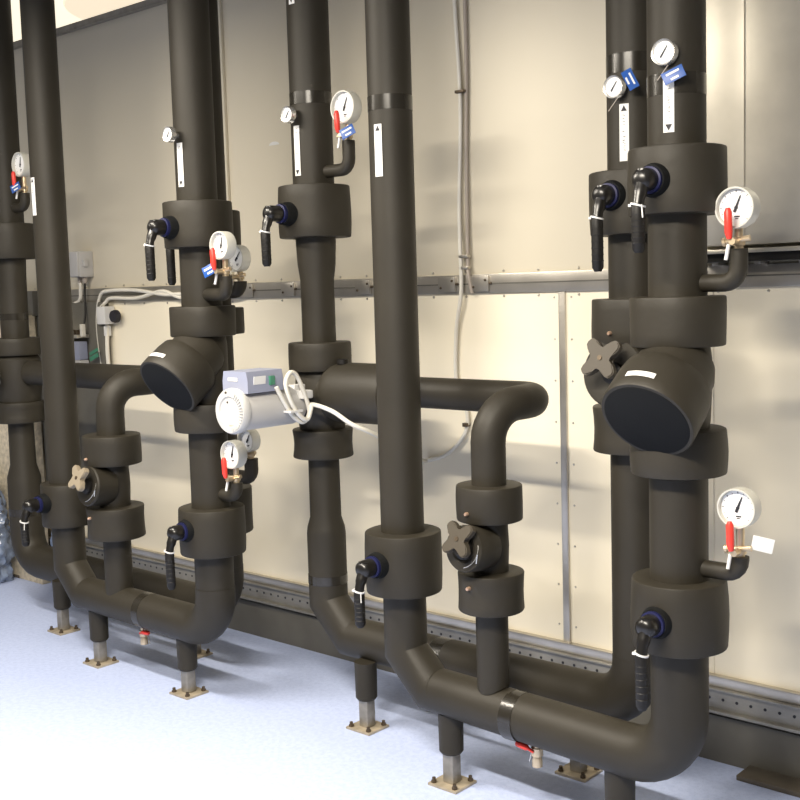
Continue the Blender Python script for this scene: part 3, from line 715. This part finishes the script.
tag(finish('cable_tag', M().box((-4.78, 3.13, 1.205), (.075, .004, .02), Matrix.Rotation(R(-20), 3, 'Y')).box((-4.78, 3.13, 1.230), (.075, .004, .016), Matrix.Rotation(R(-20), 3, 'Y')), GREEN), 'green cable tag beside the far left equipment cabinet', 'tag')
tag(finish('cable', M().tube(smooth_path([(-4.715, 3.17, 1.36), (-4.71, 3.16, 1.25), (-4.715, 3.165, 1.15), (-4.72, 3.17, .95), (-4.73, 3.17, .5)], 6), .010, 10), CREAM), 'pale cable dropping straight down beneath the wall sensor', 'cable')
t = thing('insulation_board', (-5.63, 3.12, 0), 'beige fibrous insulation board leaning on far left wall behind pipes', 'board')
finish('board', M().box((-5.63, 3.12, .705), (.62, .05, 1.41), bev=.004), WOOL, t)
t = thing('wall_bracket', (-5.43, 3.14, 1.42), 'dark metal bracket with small white box on far left wall, between pipes', 'bracket')
finish('bracket_plate', M().box((-5.44, 3.16, 1.47), (.26, .06, .13), bev=.004), STEEL, t)
finish('small_box', M().box((-5.465, 3.12, 1.545), (.045, .04, .035), bev=.004), WHITE, t)
tag(finish('wall_sticker', M().prism([(.03*math.cos(R(a)), .014*math.sin(R(a))) for a in range(0, 181, 15)], (-3.507, 3.1985, 2.09), (1, 0, 0), (0, 0, 1), .001), LABEL), 'small white half-round patch on wall beside a thermometer', 'sticker')
# crumpled plastic film on the floor at far left
def film(label, c, size, seed):
    mb = M(); n = 44; rings = []
    for i in range(n):
        h = i/(n-1); row = []
        for k in range(n):
            a = 2*PI*k/n; q = (1-h**4)**.5*.9+.05
            d = V3((math.cos(a)*2.2, math.sin(a)*2.2, h*4))
            q *= 1+.20*noise.noise(d+V3((seed, 0, 0)))+.30*abs(noise.noise(d*3.1+V3((0, seed, 0))))-.25*abs(noise.noise(d*1.6+V3((seed, 3, 0))))
            row.append(mb.bm.verts.new((c[0]+size[0]/2*q*math.cos(a), c[1]+size[1]/2*q*math.sin(a), c[2]+.002+size[2]*h)))
        rings.append(row)
    for i in range(n-1):
        for k in range(n): mb.quad(rings[i][k], rings[i][(k+1) % n], rings[i+1][(k+1) % n], rings[i+1][k])
    mb.bm.faces.new(rings[-1])
    tag(finish('plastic_sheet', mb, FILM, angle=70), label, 'plastic')
film('crumpled bluish clear plastic sheet on floor at left picture edge', (-5.68, 2.97, 0), (.36, .26, .58), 2)
film('small pale crumpled plastic scrap behind the front left shut-off valve', (-5.06, 3.07, 0), (.15, .10, .42), 9)

# ------------------------------------------------------------------ light
def area(name, loc, rot, sx, sy, power, color):
    l = bpy.data.lights.new(name, 'AREA'); l.shape = 'RECTANGLE'; l.size = sx; l.size_y = sy; l.energy = power; l.color = color
    o = bpy.data.objects.new(name, l); COL.objects.link(o); o.location = loc; o.rotation_euler = rot
    return o
WARM = (1.0, .915, .78)
for x, y, sx, p in ((-3.3, 1.25, 1.4, 92), (-1.25, .50, 1.3, 185), (-5.2, .50, 1.3, 36)):
    area('ceiling_strip_lamp', (x, y, 2.68), (0, 0, 0), sx, .12, p, WARM)
t = thing('ceiling_light', (-6.1, 4.5, CZ-.06), 'glowing cream ceiling light seen above the wall, top left corner', 'ceiling light')
finish('light_frame', M().box((-6.1, 4.6, CZ-.008), (3.0, 2.5, .016), bev=.003), CEIL, t)
finish('diffuser', M().box((-6.1, 4.6, CZ-.02), (2.9, 2.4, .012), bev=.003), GLOW, t)
finish('round_cover', M().lathe([(.67, -.027), (.66, -.040), (.5, -.052), (.25, -.058), (0, -.06)], (-5.85, 4.55, CZ), n=64), GLOW2, t)
w = bpy.data.worlds.new('room_ambient'); SC.world = w; w.use_nodes = True
w.node_tree.nodes['Background'].inputs[0].default_value = (1.0, .95, .87, 1)
w.node_tree.nodes['Background'].inputs[1].default_value = .16

# ------------------------------------------------------------------ camera
cam = bpy.data.cameras.new('camera'); co = bpy.data.objects.new('camera', cam); COL.objects.link(co)
f, p, r, y = 1138.2, .0990806, -.0295716, .7296023
fw = V3((-math.sin(y)*math.cos(p), math.cos(y)*math.cos(p), -math.sin(p)))
rt = V3((math.cos(y), math.sin(y), 0)); up = rt.cross(fw)
c_, s_ = math.cos(r), math.sin(r)
rt2 = rt*c_+up*s_; up2 = up*c_-rt*s_
m = Matrix((rt2, up2, -fw)).transposed().to_4x4(); m.translation = V3((0, 0, 1.5))
co.matrix_world = m
cam.sensor_width = 36; cam.sensor_fit = 'HORIZONTAL'; cam.lens = 36*f/800; cam.clip_start = .05
SC.camera = co
SC.view_settings.view_transform = 'Standard'; SC.view_settings.look = 'None'
SC.view_settings.exposure = 0.12; SC.view_settings.gamma = 1; SC.view_settings.use_curve_mapping = False
